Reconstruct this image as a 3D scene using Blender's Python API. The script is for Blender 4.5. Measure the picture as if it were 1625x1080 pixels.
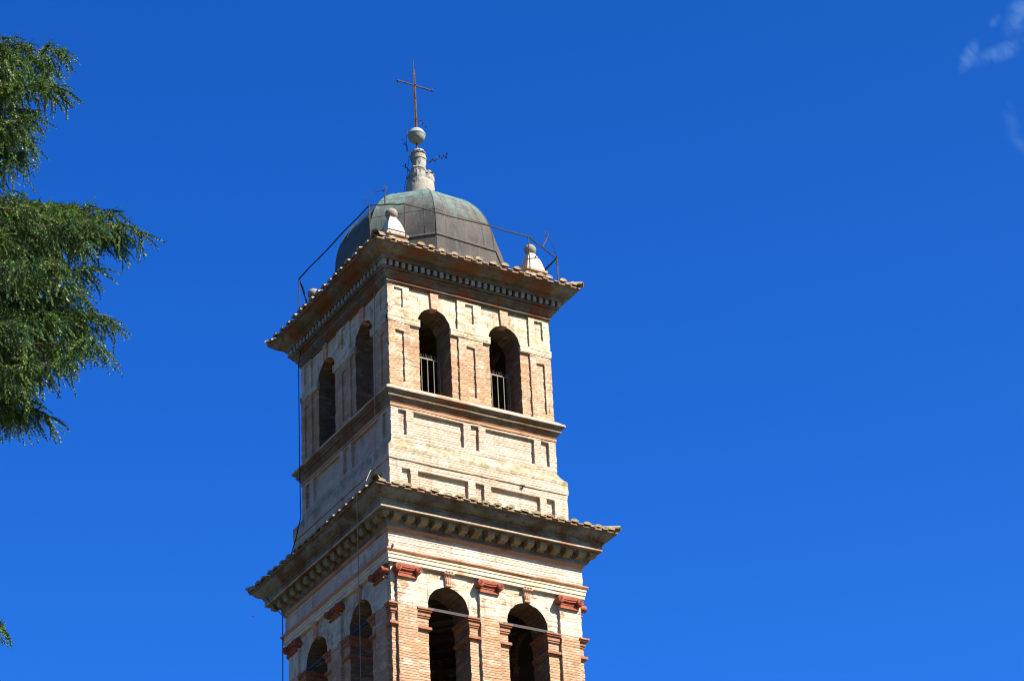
import bpy, math, random
import numpy as np
from mathutils import Vector, Matrix
R = math.radians
random.seed(7)
for o in list(bpy.data.objects): bpy.data.objects.remove(o)
SC = bpy.context.scene
COL = SC.collection
Z0 = 33.5                      # height of the belfry datum above the ground

# ------------------------------------------------------------------ camera
CAMPOS = Vector((-27.89688122, -49.91867264, -31.83640273 + Z0))
CR = Vector((0.86749666, -0.49545402, -0.04443929))
CU = Vector((-0.21104636, -0.44747137, 0.86903902))
CF = Vector((0.45045419, 0.74450969, 0.49274369))
cam_d = bpy.data.cameras.new('camera'); cam = bpy.data.objects.new('camera', cam_d); COL.objects.link(cam)
cam.matrix_world = Matrix(((CR.x, CU.x, -CF.x, CAMPOS.x), (CR.y, CU.y, -CF.y, CAMPOS.y), (CR.z, CU.z, -CF.z, CAMPOS.z), (0, 0, 0, 1)))
cam_d.sensor_width = 36; cam_d.lens = 36*4693.25/1625
cam_d.clip_start = 0.5; cam_d.clip_end = 5000
SC.camera = cam

# ------------------------------------------------------------------ sun and sky
SUN_AZ, SUN_EL = 32, 47        # degrees from the lit front's normal towards +X; height
sd = Vector((math.sin(R(SUN_AZ))*math.cos(R(SUN_EL)), -math.cos(R(SUN_AZ))*math.cos(R(SUN_EL)), math.sin(R(SUN_EL))))
sun_d = bpy.data.lights.new('sun', 'SUN'); sun_d.energy = 5.0; sun_d.angle = R(0.53); sun_d.color = (1, .925, .79)
sun = bpy.data.objects.new('sun', sun_d); COL.objects.link(sun)
sun.rotation_euler = sd.to_track_quat('Z', 'Y').to_euler(); sun.location = (60, -80, 90)
SC.view_settings.view_transform = 'Standard'; SC.view_settings.look = 'None'
SC.view_settings.exposure = 1.62; SC.view_settings.gamma = 1; SC.view_settings.use_curve_mapping = False
W = bpy.data.worlds.new('World'); SC.world = W; W.use_nodes = True
nt = W.node_tree; nt.nodes.clear()
def wn(t, **k):
    n = nt.nodes.new(t)
    for a, b in k.items(): setattr(n, a, b)
    return n
sky = wn('ShaderNodeTexSky', sky_type='NISHITA', sun_disc=False)
sky.sun_elevation = R(SUN_EL); sky.sun_rotation = math.atan2(sd.x, sd.y)
sky.air_density = 1.0; sky.dust_density = 0.6; sky.ozone_density = 3.0; sky.altitude = 300
hs = wn('ShaderNodeHueSaturation'); hs.inputs['Saturation'].default_value = 1.32; hs.inputs['Value'].default_value = 1.0
nt.links.new(sky.outputs[0], hs.inputs['Color'])
tint = wn('ShaderNodeMixRGB', blend_type='MULTIPLY'); tint.inputs[0].default_value = 1; tint.inputs[2].default_value = (.42, .66, 1.22, 1)
nt.links.new(hs.outputs[0], tint.inputs[1])
# the sky is deepest in the band square to the sun and whiter towards and away from it
cg = wn('ShaderNodeVectorMath', operation='DOT_PRODUCT'); tg = wn('ShaderNodeTexCoord'); nt.links.new(tg.outputs['Generated'], cg.inputs[0]); cg.inputs[1].default_value = sd
c2 = wn('ShaderNodeMath', operation='POWER'); ca = wn('ShaderNodeMath', operation='ABSOLUTE'); nt.links.new(cg.outputs['Value'], ca.inputs[0]); nt.links.new(ca.outputs[0], c2.inputs[0]); c2.inputs[1].default_value = 1.5
tm = wn('ShaderNodeMixRGB'); nt.links.new(c2.outputs[0], tm.inputs[0]); tm.inputs[1].default_value = (.34, .64, 1.24, 1); tm.inputs[2].default_value = (.50, .52, .60, 1)
nt.links.new(tm.outputs[0], tint.inputs[2])
# thin wisps high in the sky, fixed to directions of the sky itself
tc = wn('ShaderNodeTexCoord')
def wm(op, a, b=None):
    n = wn('ShaderNodeMath', operation=op)
    for i, v in enumerate((a, b)):
        if v is None: continue
        if isinstance(v, (int, float)): n.inputs[i].default_value = v
        else: nt.links.new(v, n.inputs[i])
    return n.outputs[0]
def wv(op, a, b):
    n = wn('ShaderNodeVectorMath', operation=op)
    for i, v in enumerate((a, b)):
        if isinstance(v, (tuple, Vector)): n.inputs[i].default_value = v
        else: nt.links.new(v, n.inputs[i])
    return n
wisps = [((0.55504, 0.61505, 0.56004), (1, 2.2), 0.0033, 0.00682, 0.72), ((0.56358, 0.60739, 0.55988), (1, 0.38), 0.01375, 0.00374, 0.56), ((0.56474, 0.59752, 0.56924), (1, 1.6), 0.0055, 0.01045, 0.72), ((0.55878, 0.60389, 0.56840), (1, 1), 0.00198, 0.0033, 0.48), ((0.57149, 0.61651, 0.54158), (1, -3), 0.0033, 0.0066, 0.3), ((0.57554, 0.61912, 0.53427), (1, -1), 0.0033, 0.00825, 0.2)]
tot = None
wnz = wn('ShaderNodeTexNoise'); wnz.inputs['Scale'].default_value = 120; wnz.inputs['Detail'].default_value = 5; wnz.inputs['Roughness'].default_value = .5; wnz.inputs['Distortion'].default_value = .6
mpv = wn('ShaderNodeMapping'); mpv.inputs['Rotation'].default_value = (.3, .5, .9); mpv.inputs['Scale'].default_value = (1, 2.4, 1)
nt.links.new(tc.outputs['Generated'], mpv.inputs['Vector']); nt.links.new(mpv.outputs[0], wnz.inputs['Vector'])
for d0, ax, s1, s2, amp in wisps:
    d0 = Vector(d0).normalized()
    el = (CR*ax[0] + CU*ax[1]); el = (el - d0*el.dot(d0)).normalized(); ec = d0.cross(el)
    e1, e2 = (el, ec) if s1 > s2 else (ec, el)
    df = wv('SUBTRACT', tc.outputs['Generated'], d0).outputs[0]
    p = wm('DIVIDE', wv('DOT_PRODUCT', df, e1).outputs['Value'], s1); q = wm('DIVIDE', wv('DOT_PRODUCT', df, e2).outputs['Value'], s2)
    m = wm('SUBTRACT', 1.0, wm('ADD', wm('MULTIPLY', p, p), wm('MULTIPLY', q, q)))
    m = wm('MULTIPLY', wm('POWER', wm('MAXIMUM', m, 0.0), 1.6), amp)
    tot = m if tot is None else wm('ADD', tot, m)
nz = wm('MULTIPLY', wm('MAXIMUM', wm('SUBTRACT', wnz.outputs['Fac'], .35), 0.0), 2.3)
fac = wm('MINIMUM', wm('MULTIPLY', wm('MULTIPLY', tot, nz), .55), .6)
mxw = wn('ShaderNodeMixRGB'); nt.links.new(fac, mxw.inputs[0]); gmm = wn('ShaderNodeGamma'); gmm.inputs['Gamma'].default_value = 1.35; nt.links.new(tint.outputs[0], gmm.inputs['Color'])
rs = wn('ShaderNodeMixRGB', blend_type='MULTIPLY'); rs.inputs[0].default_value = 1; rs.inputs[2].default_value = (2.1, 1.25, .68, 1); nt.links.new(gmm.outputs[0], rs.inputs[1])
nt.links.new(rs.outputs[0], mxw.inputs[1]); mxw.inputs[2].default_value = (2.0, 3.7, 6.0, 1)
bg = wn('ShaderNodeBackground'); bg.inputs['Strength'].default_value = 0.0525
nt.links.new(mxw.outputs[0], bg.inputs[0]); wo = wn('ShaderNodeOutputWorld'); nt.links.new(bg.outputs[0], wo.inputs[0])

SC.cycles.filter_width = 1.15
# ------------------------------------------------------------------ materials
KA = .78                        # overall reflectance of the old masonry
def mat(name):
    m = bpy.data.materials.new(name); m.use_nodes = True
    t = m.node_tree; b = t.nodes['Principled BSDF']; b.inputs['Roughness'].default_value = .85
    b.inputs['Specular IOR Level'].default_value = .25
    return m, t, b
class G:                        # small node graph helper
    def __init__(s, t): s.t = t; s.co = t.nodes.new('ShaderNodeTexCoord').outputs['Object']
    def set(s, n, i, v):
        if v is None: return
        if isinstance(v, bpy.types.NodeSocket): s.t.links.new(v, n.inputs[i])
        elif isinstance(v, (tuple, list)) and len(v) == 3 and n.inputs[i].type == 'RGBA': n.inputs[i].default_value = (*v, 1)
        else: n.inputs[i].default_value = v
    def math(s, op, a, b=None, c=None, clamp=False):
        n = s.t.nodes.new('ShaderNodeMath'); n.operation = op; n.use_clamp = clamp
        s.set(n, 0, a); s.set(n, 1, b); s.set(n, 2, c); return n.outputs[0]
    def mix(s, f, a, b, mode='MIX'):
        n = s.t.nodes.new('ShaderNodeMixRGB'); n.blend_type = mode; s.set(n, 0, f); s.set(n, 1, a); s.set(n, 2, b); return n.outputs[0]
    def noise(s, scale, detail=4, rough=.55, vec=None, out='Fac'):
        n = s.t.nodes.new('ShaderNodeTexNoise'); n.inputs['Scale'].default_value = scale; n.inputs['Detail'].default_value = detail
        n.inputs['Roughness'].default_value = rough; s.t.links.new(vec if vec else s.co, n.inputs['Vector']); return n.outputs[out]
    def sep(s, v=None):
        n = s.t.nodes.new('ShaderNodeSeparateXYZ'); s.t.links.new(v if v else s.co, n.inputs[0]); return n.outputs
    def comb(s, x, y, z):
        n = s.t.nodes.new('ShaderNodeCombineXYZ'); s.set(n, 0, x); s.set(n, 1, y); s.set(n, 2, z); return n.outputs[0]
    def step(s, v, lo, hi):
        n = s.t.nodes.new('ShaderNodeMapRange'); n.interpolation_type = 'SMOOTHSTEP'; n.clamp = True
        s.set(n, 0, v); n.inputs[1].default_value = lo; n.inputs[2].default_value = hi; return n.outputs[0]
    def scale(s, v, sc):
        n = s.t.nodes.new('ShaderNodeVectorMath'); n.operation = 'MULTIPLY'; s.t.links.new(v, n.inputs[0]); n.inputs[1].default_value = sc; return n.outputs[0]
    def bump(s, h, strength, dist, b):
        n = s.t.nodes.new('ShaderNodeBump'); n.inputs['Strength'].default_value = strength; n.inputs['Distance'].default_value = dist
        s.t.links.new(h, n.inputs['Height']); s.t.links.new(n.outputs[0], b.inputs['Normal'])

def brick_mat(name, c1, c2, c3, mortar, wash, wash_amt, zplaster=None, plaster=(.62, .55, .44), moss=0.0, mossz=None, rough_amt=1.0, var=.5, tint=(1, 1, 1)):
    """weathered coursed brick with lime wash remains, optionally rendered above a height"""
    m, t, b = mat(name); g = G(t)
    x, y, z = g.sep()
    wob = g.noise(2.2, 2)
    u = g.math('ADD', g.math('ADD', x, y), g.math('MULTIPLY', g.noise(6, 3), .06))
    v = g.math('ADD', z, g.math('ADD', g.math('MULTIPLY', wob, .06), g.math('MULTIPLY', g.noise(13, 2), .014)))
    vec = g.comb(u, v, 0.0)
    br = t.nodes.new('ShaderNodeTexBrick'); t.links.new(vec, br.inputs['Vector'])
    br.inputs['Scale'].default_value = 1; br.inputs['Brick Width'].default_value = .27; RH = .057; br.inputs['Row Height'].default_value = RH; br.squash = .7; br.squash_frequency = 3
    br.inputs['Mortar Size'].default_value = .0085; br.inputs['Mortar Smooth'].default_value = .35; br.inputs['Bias'].default_value = 0
    br.inputs['Color1'].default_value = (0, 0, 0, 1); br.inputs['Color2'].default_value = (1, 1, 1, 1); br.inputs['Mortar'].default_value = (.5, .5, .5, 1)
    rnd = g.sep(br.outputs['Color'])[0]
    cell = g.step(g.noise(7.5, 3, .6, g.comb(g.math('MULTIPLY', u, .8), g.math('MULTIPLY', v, 3.2), 0.0)), .3, .7)
    col = g.mix(g.step(rnd, .25, .95), c1, c2)
    col = g.mix(g.step(cell, .55, .95), col, c3)
    col = g.mix(g.math('MULTIPLY', g.noise(38, 3), .35), col, (.16, .1, .07))
    big = g.noise(.9, 4, .6)
    col = g.mix(g.math('MULTIPLY', g.step(big, .42, .66), .5), col, c2)
    mcol = g.mix(g.noise(5), mortar, tuple(c*.62 for c in mortar))
    mk = g.step(g.noise(3.4, 6, .75), .42, .62)
    fr = g.math('FRACT', g.math('DIVIDE', v, RH)); jw = g.math('ADD', .13, g.math('MULTIPLY', g.noise(8, 3), .16))
    bed = g.math('SUBTRACT', 1.0, g.step(g.math('DIVIDE', g.math('MINIMUM', fr, g.math('SUBTRACT', 1.0, fr)), jw), .35, 1.0))
    joint = g.math('MAXIMUM', bed, g.math('MULTIPLY', br.outputs['Fac'], .30))
    col = g.mix(g.math('MULTIPLY', g.math('MULTIPLY', joint, .72*rough_amt), g.math('ADD', .12, g.math('MULTIPLY', mk, .88))), col, mcol)
    # lime wash remains
    wn1 = g.noise(1.7, 8, .68); wn2 = g.noise(14, 4, .7, g.scale(g.co, (1, 1, 2.2)))
    wf = g.step(g.math('ADD', g.math('MULTIPLY', wn1, .75), g.math('MULTIPLY', wn2, .35)), .60 - wash_amt*.34, .74 - wash_amt*.26)
    wcol = g.mix(g.noise(6, 5, .7), wash, tuple(c*.68 for c in wash))
    col = g.mix(g.math('MULTIPLY', wf, .88), col, wcol)
    h = g.math('SUBTRACT', g.math('MULTIPLY', g.noise(30, 4), .5), g.math('MULTIPLY', joint, g.math('SUBTRACT', 1.0, g.math('MULTIPLY', wf, .5))))
    col = g.mix(1.0, col, tint, 'MULTIPLY')
    if zplaster is not None:
        zz = g.math('ADD', z, g.math('MULTIPLY', g.math('SUBTRACT', g.noise(2.6, 5, .65), .5), .30))
        pm = g.step(zz, zplaster - .03, zplaster + .03)
        holes = g.step(g.noise(2.7, 6, .68), .36, .43)
        pm = g.math('MULTIPLY', pm, holes)
        pc = g.mix(g.step(g.noise(2.3, 6, .7), .35, .7), plaster, (plaster[0]*.74, plaster[1]*.72, plaster[2]*.64))
        pc = g.mix(g.step(g.noise(11, 5, .7), .52, .72), pc, (.50, .33, .22))
        pc = g.mix(g.step(g.noise(19, 3, .7), .62, .75), pc, (.30, .27, .20))
        col = g.mix(pm, col, pc)
        h = g.math('ADD', g.math('MULTIPLY', h, g.math('SUBTRACT', 1.0, g.math('MULTIPLY', pm, .8))), g.math('MULTIPLY', pm, .7))
    # course-long patches of darker, redder and paler replacement brick
    pv = g.comb(g.math('MULTIPLY', u, 1.1), g.math('MULTIPLY', v, 2.6), 0.0)
    pn = g.noise(2.6, 7, .7, pv); pn2 = g.noise(8.5, 5, .75, g.comb(u, g.math('MULTIPLY', v, 3.0), 3.0))
    col = g.mix(g.math('MULTIPLY', g.step(pn, .54, .66), .36*var), col, (.47, .25, .15))
    col = g.mix(g.step(pn, .30, .42), g.mix(.35*var, col, (.72, .66, .54)), col)
    col = g.mix(g.math('MULTIPLY', g.step(pn2, .56, .66), .45*var), col, (.27, .20, .125))
    bl = t.nodes.new('ShaderNodeTexVoronoi'); bl.inputs['Scale'].default_value = 1.0
    t.links.new(g.comb(g.math('MULTIPLY', u, 4.2), g.math('MULTIPLY', v, 9.5), 0.0), bl.inputs['Vector'])
    bc = g.sep(bl.outputs['Color'])
    col = g.mix(g.math('MULTIPLY', g.step(bc[0], .76, .94), .28*var), col, (.48, .27, .17))
    col = g.mix(g.math('MULTIPLY', g.step(bc[1], .76, .94), .38*var), col, (.72, .65, .54))
    col = g.mix(g.math('MULTIPLY', g.step(bc[2], .82, .92), .40*var), col, (.30, .24, .17))
    # run-off streaks of soot and lichen
    st = g.noise(5, 5, .65, g.scale(g.co, (1, 1, .16)))
    col = g.mix(g.math('MULTIPLY', g.step(st, .52, .72), .5), col, (.19, .14, .095))
    sp = g.noise(22, 3, .75)
    col = g.mix(g.math('MULTIPLY', g.step(sp, .66, .74), .55), col, (.10, .085, .07))
    if moss:
        mz = g.math('ADD', z, g.math('MULTIPLY', g.math('SUBTRACT', g.noise(3, 5, .7), .5), .5))
        mm = g.math('MULTIPLY', g.step(mz, mossz[0], mossz[1]), g.math('SUBTRACT', 1.0, g.step(mz, mossz[2], mossz[3])))
        mm = g.math('MULTIPLY', g.math('MULTIPLY', mm, g.step(g.noise(4.5, 6, .7), .40, .60)), moss)
        col = g.mix(mm, col, g.mix(g.noise(15), (.17, .16, .07), (.30, .27, .16)))
    col = g.mix(1.0, col, (KA, KA, KA), 'MULTIPLY')
    t.links.new(col, b.inputs['Base Color']); g.bump(h, .9, .014, b)
    return m

def stone_mat(name, cols, rust=(.30, .12, .055), rust_amt=.5, soot=.5, lichen=None, scale=3.0, bump=.01, along=True, corner=None):
    """weathered moulding: patches of three colours, soot, rust-red wash"""
    m, t, b = mat(name); g = G(t)
    v = g.scale(g.co, (.8, .8, 2.0)) if along else g.co
    col = g.mix(g.step(g.noise(scale, 6, .65, v), .38, .62), cols[0], cols[1])
    col = g.mix(g.step(g.noise(scale*2.7, 5, .7, v), .52, .68), col, cols[2])
    col = g.mix(g.math('MULTIPLY', g.step(g.noise(scale*.45, 5, .6), .60 - rust_amt*.3, .72 - rust_amt*.25), .85), col, g.mix(g.noise(9), rust, tuple(c*.55 for c in rust)))
    col = g.mix(g.math('MULTIPLY', g.step(g.noise(scale*1.6, 8, .75), .5, .75), soot), col, (.045, .04, .035))
    if corner:
        x, y, z = g.sep(); mn = g.math('MINIMUM', g.math('ABSOLUTE', x), g.math('ABSOLUTE', y))
        cm = g.math('MULTIPLY', g.step(g.math('ADD', mn, g.math('MULTIPLY', g.noise(2.5, 5, .7), .8)), 2.15, 2.45), g.step(g.noise(5, 6, .7), .34, .56))
        col = g.mix(g.math('MULTIPLY', cm, .85), col, g.mix(g.noise(9, 5, .7), corner, tuple(c*.5 for c in corner)))
    if lichen: col = g.mix(g.math('MULTIPLY', g.step(g.noise(8, 6, .75), .5, .62), lichen[3]), col, tuple(lichen[:3]))
    col = g.mix(1.0, col, (KA, KA, KA), 'MULTIPLY')
    t.links.new(col, b.inputs['Base Color'])
    g.bump(g.noise(26, 6, .7), .7, bump, b)
    return m

M = {}
M['upper_brick'] = brick_mat('belfry brick', (.56, .335, .20), (.63, .42, .27), (.54, .27, .17), (.34, .22, .145), (.68, .58, .46), .26, zplaster=Z0-.42, plaster=(.60, .54, .42), var=.9, rough_amt=.8, tint=(.92, .86, .80))
M['dado_brick'] = brick_mat('parapet brick', (.61, .43, .30), (.67, .51, .375), (.57, .35, .23), (.30, .21, .13), (.68, .59, .46), .50, moss=.95, mossz=(Z0-3.66, Z0-3.50, Z0-3.3, Z0-3.1), var=.55, tint=(.92, .92, .98))
M['frieze_brick'] = brick_mat('frieze brick', (.62, .47, .37), (.69, .58, .48), (.56, .37, .27), (.19, .15, .12), (.76, .67, .58), .42, rough_amt=1.3, var=.6)
M['lower_brick'] = brick_mat('bell stage brick', (.62, .36, .22), (.68, .44, .285), (.58, .29, .18), (.36, .23, .15), (.70, .58, .46), .20, zplaster=Z0-7.12, plaster=(.60, .56, .46), var=.8, rough_amt=.8, tint=(.83, .77, .70))
M['shaft_brick'] = brick_mat('shaft brick', (.50, .32, .20), (.58, .40, .25), (.46, .24, .15), (.48, .38, .28), (.62, .54, .44), .3)
M['inner'] = brick_mat('shade-dark inner brick', (.06, .042, .03), (.08, .055, .04), (.05, .03, .02), (.05, .04, .03), (.09, .075, .06), .1)  # interior darkness put into the colour: brick made near black
M['reveal'] = brick_mat('shade-dark reveal brick', (.15, .10, .07), (.19, .14, .105), (.12, .065, .045), (.10, .08, .065), (.22, .19, .15), .15)  # wall brick darkened in colour to stand for shade inside the arches
M['blocker'] = stone_mat('dark timber boarding', [(.05, .04, .03), (.07, .055, .04), (.04, .03, .025)], rust_amt=0, soot=.3)  # for the added panels that keep daylight out
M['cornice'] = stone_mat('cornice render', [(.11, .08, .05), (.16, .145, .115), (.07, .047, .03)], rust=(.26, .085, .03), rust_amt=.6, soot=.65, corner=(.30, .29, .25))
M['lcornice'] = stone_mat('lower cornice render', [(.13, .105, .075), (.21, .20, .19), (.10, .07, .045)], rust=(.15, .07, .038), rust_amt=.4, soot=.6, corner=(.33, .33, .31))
M['string'] = stone_mat('string course render', [(.14, .09, .05), (.20, .16, .12), (.09, .055, .033)], rust=(.20, .09, .04), rust_amt=.5, soot=.7, corner=(.24, .24, .22))
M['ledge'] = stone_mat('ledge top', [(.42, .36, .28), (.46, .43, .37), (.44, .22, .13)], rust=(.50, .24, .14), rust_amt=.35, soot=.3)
M['dentil'] = stone_mat('dentil plaster', [(.34, .34, .32), (.26, .25, .22), (.20, .18, .14)], rust=(.26, .14, .08), rust_amt=.1, soot=.5, scale=5)
M['modillion'] = stone_mat('modillion render', [(.25, .21, .12), (.30, .27, .19), (.18, .13, .065)], rust=(.28, .15, .07), rust_amt=.15, soot=.5, scale=5)
M['orange'] = stone_mat('orange brick fillet', [(.52, .27, .14), (.48, .22, .12), (.42, .26, .17)], rust_amt=.2, soot=.25)
M['arch_band'] = stone_mat('architrave plaster', [(.68, .60, .47), (.60, .50, .36), (.54, .36, .22)], rust=(.5, .27, .16), rust_amt=.1, soot=.22)
M['terracotta'] = stone_mat('red terracotta', [(.30, .075, .04), (.36, .105, .06), (.20, .055, .035)], rust_amt=.1, soot=.3, scale=6)
M['impost'] = stone_mat('impost terracotta', [(.31, .12, .065), (.38, .18, .11), (.19, .085, .05)], rust_amt=.1, soot=.35, scale=5)
M['keystone'] = stone_mat('keystone terracotta', [(.52, .26, .17), (.60, .40, .28), (.42, .22, .14)], rust_amt=.1, soot=.2, scale=6)
M['tile'] = stone_mat('roof tile', [(.33, .21, .14), (.42, .36, .26), (.32, .15, .09)], rust_amt=.1, soot=.65, lichen=(.38, .37, .29, .75), scale=6, along=False)
M['ltile'] = stone_mat('mossy roof tile', [(.30, .25, .15), (.36, .31, .20), (.34, .18, .10)], rust_amt=.1, soot=.35, lichen=(.28, .25, .10, .8), scale=5, along=False)
M['soffit'] = stone_mat('soffit tile', [(.24, .16, .10), (.30, .19, .11), (.15, .11, .08)], rust_amt=.4, soot=.5, scale=5)
M['white'] = stone_mat('white lime plaster', [(.62, .59, .52), (.50, .46, .39), (.36, .31, .24)], rust_amt=.02, soot=.75, scale=8, along=False, bump=.02)
M['greystone'] = stone_mat('grey stone ball', [(.27, .25, .22), (.22, .21, .17), (.18, .155, .12)], rust_amt=.02, soot=.25, scale=9, along=False)
M['neck'] = stone_mat('weathered grey stone', [(.36, .35, .32), (.26, .27, .25), (.14, .15, .135)], rust_amt=.05, soot=.85, scale=10, along=False, bump=.03)
M['cone'] = stone_mat('pale neck render', [(.33, .31, .27), (.29, .27, .24), (.24, .22, .19)], rust_amt=.05, soot=.25, scale=5, along=False)
M['zinc'] = stone_mat('grey metal sheet', [(.24, .28, .28), (.28, .31, .30), (.19, .20, .19)], rust=(.36, .22, .12), rust_amt=.02, soot=.15, scale=5, along=False, bump=.002)

def dome_mat():
    m, t, b = mat('weathered copper sheet'); g = G(t); x, y, z = g.sep()
    st = g.noise(3.2, 5, .65, g.scale(g.co, (1.6, 1.6, .3)))
    zz = g.math('ADD', z, g.math('MULTIPLY', g.math('SUBTRACT', st, .5), 2.4))
    up = g.step(zz, Z0+2.8, Z0+4.0)
    brown = g.mix(g.step(g.noise(1.8, 5, .6), .35, .65), (.062, .060, .062), (.098, .088, .085))
    brown = g.mix(g.math('MULTIPLY', g.step(g.noise(6, 6, .7, g.scale(g.co, (2, 2, .35))), .5, .66), .6), brown, (.125, .13, .125))
    brown = g.mix(g.math('MULTIPLY', g.step(g.noise(9, 5, .7, g.scale(g.co, (2, 2, .3))), .56, .7), .6), brown, (.045, .04, .038))
    green = g.mix(g.step(g.noise(4, 6, .7, g.scale(g.co, (2, 2, .45))), .35, .65), (.09, .14, .135), (.16, .25, .235))
    green = g.mix(g.math('MULTIPLY', g.step(g.noise(13, 4, .7), .55, .7), .4), green, (.12, .11, .10))
    col = g.mix(up, brown, green)
    dl = g.step(g.math('SUBTRACT', y, g.math('MULTIPLY', x, 1.2)), -1.0, 2.6)
    col = g.mix(g.math('MULTIPLY', dl, .6), col, (.10, .16, .16))
    col = g.mix(1.0, col, (KA, KA, KA), 'MULTIPLY')
    t.links.new(col, b.inputs['Base Color']); b.inputs['Metallic'].default_value = .0; b.inputs['Roughness'].default_value = .8
    b.inputs['Specular IOR Level'].default_value = .08
    g.bump(g.math('ADD', g.noise(1.6, 3), g.math('MULTIPLY', g.noise(12, 3), .12)), .35, .06, b)
    return m
M['dome'] = dome_mat()
def metal(name, col, rough=.6, met=.6, var=.5):
    m, t, b = mat(name); g = G(t)
    c = g.mix(g.step(g.noise(14, 5, .7), .4, .65), col, tuple(v*(1-var) for v in col)); t.links.new(c, b.inputs['Base Color'])
    b.inputs['Metallic'].default_value = met; b.inputs['Roughness'].default_value = rough; return m
M['rust'] = metal('rusty iron', (.085, .05, .04), .8, .2)
M['iron'] = metal('dark iron', (.05, .04, .038), .7, .3)
M['palebar'] = metal('pale galvanised bar', (.14, .125, .11), .6, .2, .3)
M['tiebar'] = metal('grey tie bar', (.026, .023, .026), .6, .3, .3)
M['cable'] = metal('grey cable', (.22, .22, .22), .6, .1, .2)
M['blackcable'] = metal('black cable', (.02, .02, .022), .6, .1, .2)

# ------------------------------------------------------------------ mesh helpers
def hsh(a, b, c, s):
    v = math.sin(a*127.1 + b*311.7 + c*74.7 + s*53.3)*43758.5453
    return (v - math.floor(v)) - .5
def jit(p, amp):
    a, b, c = round(p[0], 3), round(p[1], 3), round(p[2], 3)
    return (p[0] + hsh(a, b, c, 1)*amp, p[1] + hsh(a, b, c, 2)*amp, p[2] + hsh(a, b, c, 3)*amp)
class MB:
    def __init__(s): s.v = []; s.f = []; s.ix = {}; s.sm = False
    def pt(s, p): s.v.append(tuple(p)); return len(s.v) - 1
    def ptw(s, p):
        k = (round(p[0], 4), round(p[1], 4), round(p[2], 4))
        if k not in s.ix: s.ix[k] = s.pt(p)
        return s.ix[k]
    def quad(s, *ps): s.f.append([s.ptw(p) for p in ps])
    def box(s, c, sz, rot=None):
        b = len(s.v); c = Vector(c)
        for i in range(8):
            q = Vector(((i & 1) - .5, ((i >> 1) & 1) - .5, ((i >> 2) & 1) - .5)); q = Vector((q.x*sz[0], q.y*sz[1], q.z*sz[2]))
            if rot: q = rot @ q
            s.v.append(tuple(c + q))
        for f in ((0, 2, 3, 1), (4, 5, 7, 6), (0, 1, 5, 4), (2, 6, 7, 3), (0, 4, 6, 2), (1, 3, 7, 5)): s.f.append([b + i for i in f])
    def tube(s, pts, r, n=8, cap=True):
        pts = [Vector(p) for p in pts]; rr = r if isinstance(r, (list, tuple)) else [r]*len(pts); base = len(s.v)
        up = Vector((0, 0, 1)); prev = None
        for i, p in enumerate(pts):
            d = (pts[min(i+1, len(pts)-1)] - pts[max(i-1, 0)]).normalized()
            if prev is None:
                prev = d.orthogonal().normalized()
            prev = (prev - d*prev.dot(d)).normalized(); q = d.cross(prev)
            for k in range(n):
                a = 2*math.pi*k/n; s.v.append(tuple(p + (prev*math.cos(a) + q*math.sin(a))*rr[i]))
        for i in range(len(pts)-1):
            for k in range(n):
                a, b = base + i*n + k, base + i*n + (k+1) % n; s.f.append([a, b, b+n, a+n])
        if cap: s.f.append([base + k for k in reversed(range(n))]); s.f.append([base + (len(pts)-1)*n + k for k in range(n)])
    def lathe(s, prof, c=(0, 0, 0), n=24, ph=0, sq=1):
        base = len(s.v)
        for r, z in prof:
            for k in range(n):
                a = 2*math.pi*k/n + ph; s.v.append((c[0] + r*math.cos(a), c[1] + r*math.sin(a), c[2] + z))
        for i in range(len(prof)-1):
            for k in range(n):
                a, b = base + i*n + k, base + i*n + (k+1) % n; s.f.append([a, b, b+n, a+n])
        s.f.append([base + k for k in reversed(range(n))]); s.f.append([base + (len(prof)-1)*n + k for k in range(n)])
    def build(s, name, m, parent=None, smooth=False, props=None):
        me = bpy.data.meshes.new(name); me.from_pydata(s.v, [], s.f); me.materials.append(m)
        if smooth: me.polygons.foreach_set('use_smooth', [True]*len(me.polygons))
        me.update(); o = bpy.data.objects.new(name, me); COL.objects.link(o)
        if parent: o.parent = parent
        if props:
            for k, v in props.items(): o[k] = v
        return o
def thing(name, label, cat, loc=(0, 0, 0), group=None):
    o = bpy.data.objects.new(name, None); o.empty_display_size = .5; COL.objects.link(o); o.location = loc
    o['label'] = label; o['category'] = cat
    if group: o['group'] = group
    return o

DY = .09
NORM = [((0, -1), (1, 0)), ((1, 0), (0, 1)), ((0, 1), (-1, 0)), ((-1, 0), (0, -1))]
def off(k): return DY if k in (0, 2) else 0.0            # extra distance of this face
def hw(k, a): return a if k in (0, 2) else a + DY        # half width of this face
def FP(k, u, d, z):
    (nx, ny), (tx, ty) = NORM[k]; D = d + off(k)
    return (nx*D + tx*u, ny*D + ty*u, z + Z0)
def frame_rot(k):
    (nx, ny), (tx, ty) = NORM[k]
    return Matrix(((tx, nx, 0), (ty, ny, 0), (0, 0, 1)))   # columns: tangent, normal, up
def fbox(mb, k, u0, u1, d0, d1, z0, z1):
    mb.box(FP(k, (u0+u1)/2, (d0+d1)/2, (z0+z1)/2), (abs(u1-u0), abs(d1-d0), z1-z0), frame_rot(k))
CO = .062
def zsplit(z0, z1, cuts=()):
    zs = {round(z0, 4), round(z1, 4)} | {round(c, 4) for c in cuts if z0 < c < z1}
    k = math.ceil(z0/CO)
    while k*CO < z1:
        if all(abs(k*CO - c) > .02 for c in zs): zs.add(round(k*CO, 4))
        k += 1
    return sorted(zs)
JA = .015
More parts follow.
